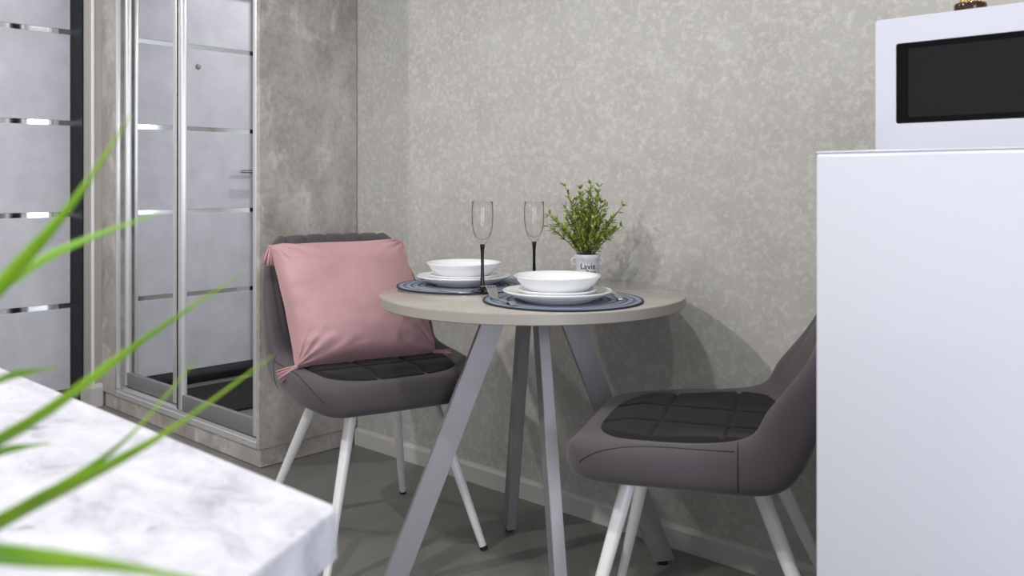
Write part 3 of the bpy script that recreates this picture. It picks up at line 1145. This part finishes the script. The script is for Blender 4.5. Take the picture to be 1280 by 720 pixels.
for x in (0.04, MWW - 0.04):
    for y in (0.06, MWD - 0.04):
        bm = bmesh.new()
        add_lathe(bm, [(0, 0), (0.012, 0), (0.012, 0.007), (0, 0.007)], 14, (x, y, 0))
        finish('foot', bm, M['rubber'], mw)

OC = at_d(1213, 100, 1.50)
orn = tag(empty('candle_holder', (OC.x, OC.y, FH + MWH)), 'ornament with dark brown glossy base and gold rods on the microwave', 'ornament')
lathe('base', [(0, 0), (0.0235, 0), (0.0248, 0.002), (0.0250, 0.016), (0.0240, 0.0190), (0.020, 0.0205), (0, 0.021)], M['brown'], orn, 40)
for k in range(4):
    a = 0.5 + k * PI / 2
    tube('rod', [(0.0125 * math.cos(a), 0.0125 * math.sin(a), 0.020), (0.0125 * math.cos(a), 0.0125 * math.sin(a), 0.17)], 0.0036, M['gold'], orn, 12)
lathe('cup', [(0, 0.17), (0.020, 0.17), (0.024, 0.180), (0.025, 0.21), (0.023, 0.21), (0.022, 0.182), (0, 0.178)], M['brown'], orn, 40)

# ------------------------------------------------------------------ worktop in the foreground
ZC = 0.78
KA = at_z(431, 632, ZC)
KB = at_z(318, 720, ZC)
KD = at_z(0, 462, ZC)
sd = (KB - KA).normalized()
ky = (KA.y + KD.y) / 2
far_l = Vector((-2.05, ky, 0))
t_ = (-0.55 - ky) / sd.y
near_r = Vector((KA.x + sd.x * t_, -0.55, 0))
poly = [(KA.x, ky), (far_l.x, ky), (far_l.x, -0.55), (near_r.x, -0.55)]
bm = bmesh.new()
add_prism(bm, poly, ZC - 0.04, ZC)
vert_e = [e for e in bm.edges if abs(e.verts[0].co.z - e.verts[1].co.z) > 0.01]
bmesh.ops.bevel(bm, geom=vert_e, offset=0.005, segments=4, affect='EDGES')
hor_e = [e for e in bm.edges if abs(e.verts[0].co.z - e.verts[1].co.z) < 0.001]
bmesh.ops.bevel(bm, geom=[e for e in hor_e if e.is_manifold and e.calc_face_angle(0) > 1.0], offset=0.0012, segments=2, affect='EDGES')
wt = finish('worktop', bm, M['marble'], smooth=True, ang=35)
tag(wt, 'white marble-look worktop with angled end in the foreground', 'worktop')
kc = tag(empty('base_cabinet', (-1.3, 0, 0)), 'white base cabinet under the marble-look worktop', 'cabinet')
inset = 0.05
cp = [(KA.x - inset * 1.6 + 1.3, ky - inset), (far_l.x + inset + 1.3, ky - inset), (far_l.x + inset + 1.3, -0.5), (near_r.x - inset * 1.6 + 1.3, -0.5)]
bm = bmesh.new()
add_prism(bm, cp, 0.0, ZC - 0.0405)
finish('body', bm, M['white_wall'], kc)
for x0, x1 in ((-0.68, -0.25), (-0.245, 0.185), (0.19, 0.50)):
    d = box('door', (x0, ky - inset, 0.10), (x1, ky - inset + 0.018, ZC - 0.06), M['white_trim'], kc, bev=0.002)
    box('handle', (x1 - 0.03, ky - inset + 0.018, ZC - 0.25), (x1 - 0.018, ky - inset + 0.04, ZC - 0.12), M['silver'], d, bev=0.003)

# ------------------------------------------------------------------ long leaved plant on the worktop
GC = at_d(-150, 640, 0.42)
gp = tag(empty('spider_plant', (GC.x, GC.y, ZC)), 'long narrow green leaves of a potted plant on the worktop', 'potted plant')
g0 = Vector((GC.x, GC.y, ZC))
gh = GC.z - ZC
lathe('pot', [(0, 0), (0.030, 0), (0.033, 0.003), (0.043, gh - 0.004), (0.045, gh), (0.041, gh), (0.039, gh - 0.008), (0, gh - 0.008)], M['ceramic'], gp, 40)
lathe('soil', [(0, gh - 0.0085), (0.0390, gh - 0.0085), (0.0385, gh - 0.006), (0, gh - 0.003)], M['soil'], gp, 30)


def blade(pts, w_, mt='leaf', fold=0.35):
    """leaf through world points, width in metres, folded along its middle"""
    P = []
    n = len(pts)
    for i in range(n - 1):
        p0, p1, p2, p3 = pts[max(i - 1, 0)], pts[i], pts[i + 1], pts[min(i + 2, n - 1)]
        for k in range(8):
            t = k / 8
            P.append(0.5 * ((2 * p1) + (p2 - p0) * t + (2 * p0 - 5 * p1 + 4 * p2 - p3) * t * t + (3 * p1 - p0 - 3 * p2 + p3) * t ** 3))
    P.append(pts[-1])
    bm = bmesh.new()
    rows = []
    N_ = len(P)
    for i, p in enumerate(P):
        f_ = i / (N_ - 1)
        tdir = (P[min(i + 1, N_ - 1)] - P[max(i - 1, 0)]).normalized()
        side = tdir.cross(Vector((0, 0, 1)))
        side = side.normalized() if side.length > 0.05 else Vector((1, 0, 0))
        upv = side.cross(tdir).normalized()
        # tilt the blade so that it shows some of its face
        side = (side * 0.75 + upv * 0.65).normalized()
        upv = side.cross(tdir).normalized()
        ww = w_ * (0.55 + 0.45 * smooth01(f_ / 0.25)) * (1 - smooth01((f_ - 0.45) / 0.55) * 0.93) / 2
        rows.append([bm.verts.new(p - g0 - side * ww + upv * ww * fold), bm.verts.new(p - g0 - side * ww * .5 + upv * ww * fold * .35), bm.verts.new(p - g0), bm.verts.new(p - g0 + side * ww * .5 + upv * ww * fold * .35), bm.verts.new(p - g0 + side * ww + upv * ww * fold)])
    for a, b in zip(rows, rows[1:]):
        for k in range(4):
            bm.faces.new((a[k], b[k], b[k + 1], a[k + 1]))
    o = finish('leaf', bm, M[mt], gp, smooth=True)
    md = o.modifiers.new('thickness', 'SOLIDIFY')
    md.thickness = 0.0006
    return o


CR = GC + Vector((0, 0, -0.004))
J = lambda k: CR + Vector((0.006 * math.cos(k * 2.4), 0.006 * math.sin(k * 2.4), 0))
blade([J(0), at_d(-70, 450, .44), at_d(10, 355, .46), at_d(90, 258, .48), at_d(164, 143, .50)], 0.0165)
blade([J(1), at_d(-60, 430, .46), at_d(30, 345, .50), at_d(110, 300, .53), at_d(196, 267, .56)], 0.0135, 'leaf_pale')
blade([J(2), at_d(-60, 590, .45), at_d(60, 520, .50), at_d(190, 420, .56), at_d(300, 343, .62)], 0.0205)
blade([J(3), at_d(-60, 680, .41), at_d(60, 625, .45), at_d(160, 550, .51), at_d(246, 450, .58)], 0.0180)
blade([J(4), at_d(-70, 690, .41), at_d(60, 630, .45), at_d(200, 550, .52), at_d(340, 446, .60)], 0.0240)
blade([J(5), at_d(-80, 694, .36), at_d(20, 708, .34), at_d(150, 715, .335), at_d(330, 742, .33)], 0.0240)
blade([J(6), at_d(-70, 520, .47), at_d(0, 478, .52), at_d(40, 466, .55), at_d(72, 457, .57)], 0.0115)
blade([J(7), at_d(-60, 590, .46), at_d(0, 568, .50), at_d(30, 560, .52), at_d(62, 553, .55)], 0.0100)
random.seed(5)
for k in range(9):
    a = math.radians(150 + k * 24 + random.uniform(-8, 8))
    L_ = random.uniform(0.14, 0.22)
    hh = random.uniform(0.03, 0.12)
    dv = Vector((math.cos(a), math.sin(a), 0))
    blade([J(k), CR + dv * L_ * .35 + Vector((0, 0, hh * .7)), CR + dv * L_ * .7 + Vector((0, 0, hh)), CR + dv * L_ + Vector((0, 0, hh * .75))], .011)

# ------------------------------------------------------------------ ceiling downlights
WHERE = ['over the marble-look worktop', 'nearest to the white fridge', 'in the hall by the entrance door', 'over the middle of the room']
for i, (x, y, pw) in enumerate(SPOTS):
    e = tag(empty('ceiling_downlight', (x, y, CEIL)), 'round recessed ceiling downlight ' + WHERE[i], 'ceiling light', 'ceiling downlights')
    lathe('ring', [(0.040, -0.001), (0.040, -0.006), (0.052, -0.006), (0.055, -0.001)], M['white_trim'], e, 36)
    lathe('lens', [(0, -0.003), (0.040, -0.003)], M['lamp'], e, 36)
    l = bpy.data.lights.new('downlight', 'SPOT')
    l.energy = pw * 4
    l.color = (1.0, 0.972, 0.95)
    l.spot_size = math.radians(178)
    l.spot_blend = 0.5
    l.shadow_soft_size = 0.045
    lo = bpy.data.objects.new('downlight_lamp', l)
    COL.objects.link(lo)
    lo.parent = e
    lo.location = (0, 0, -0.02)
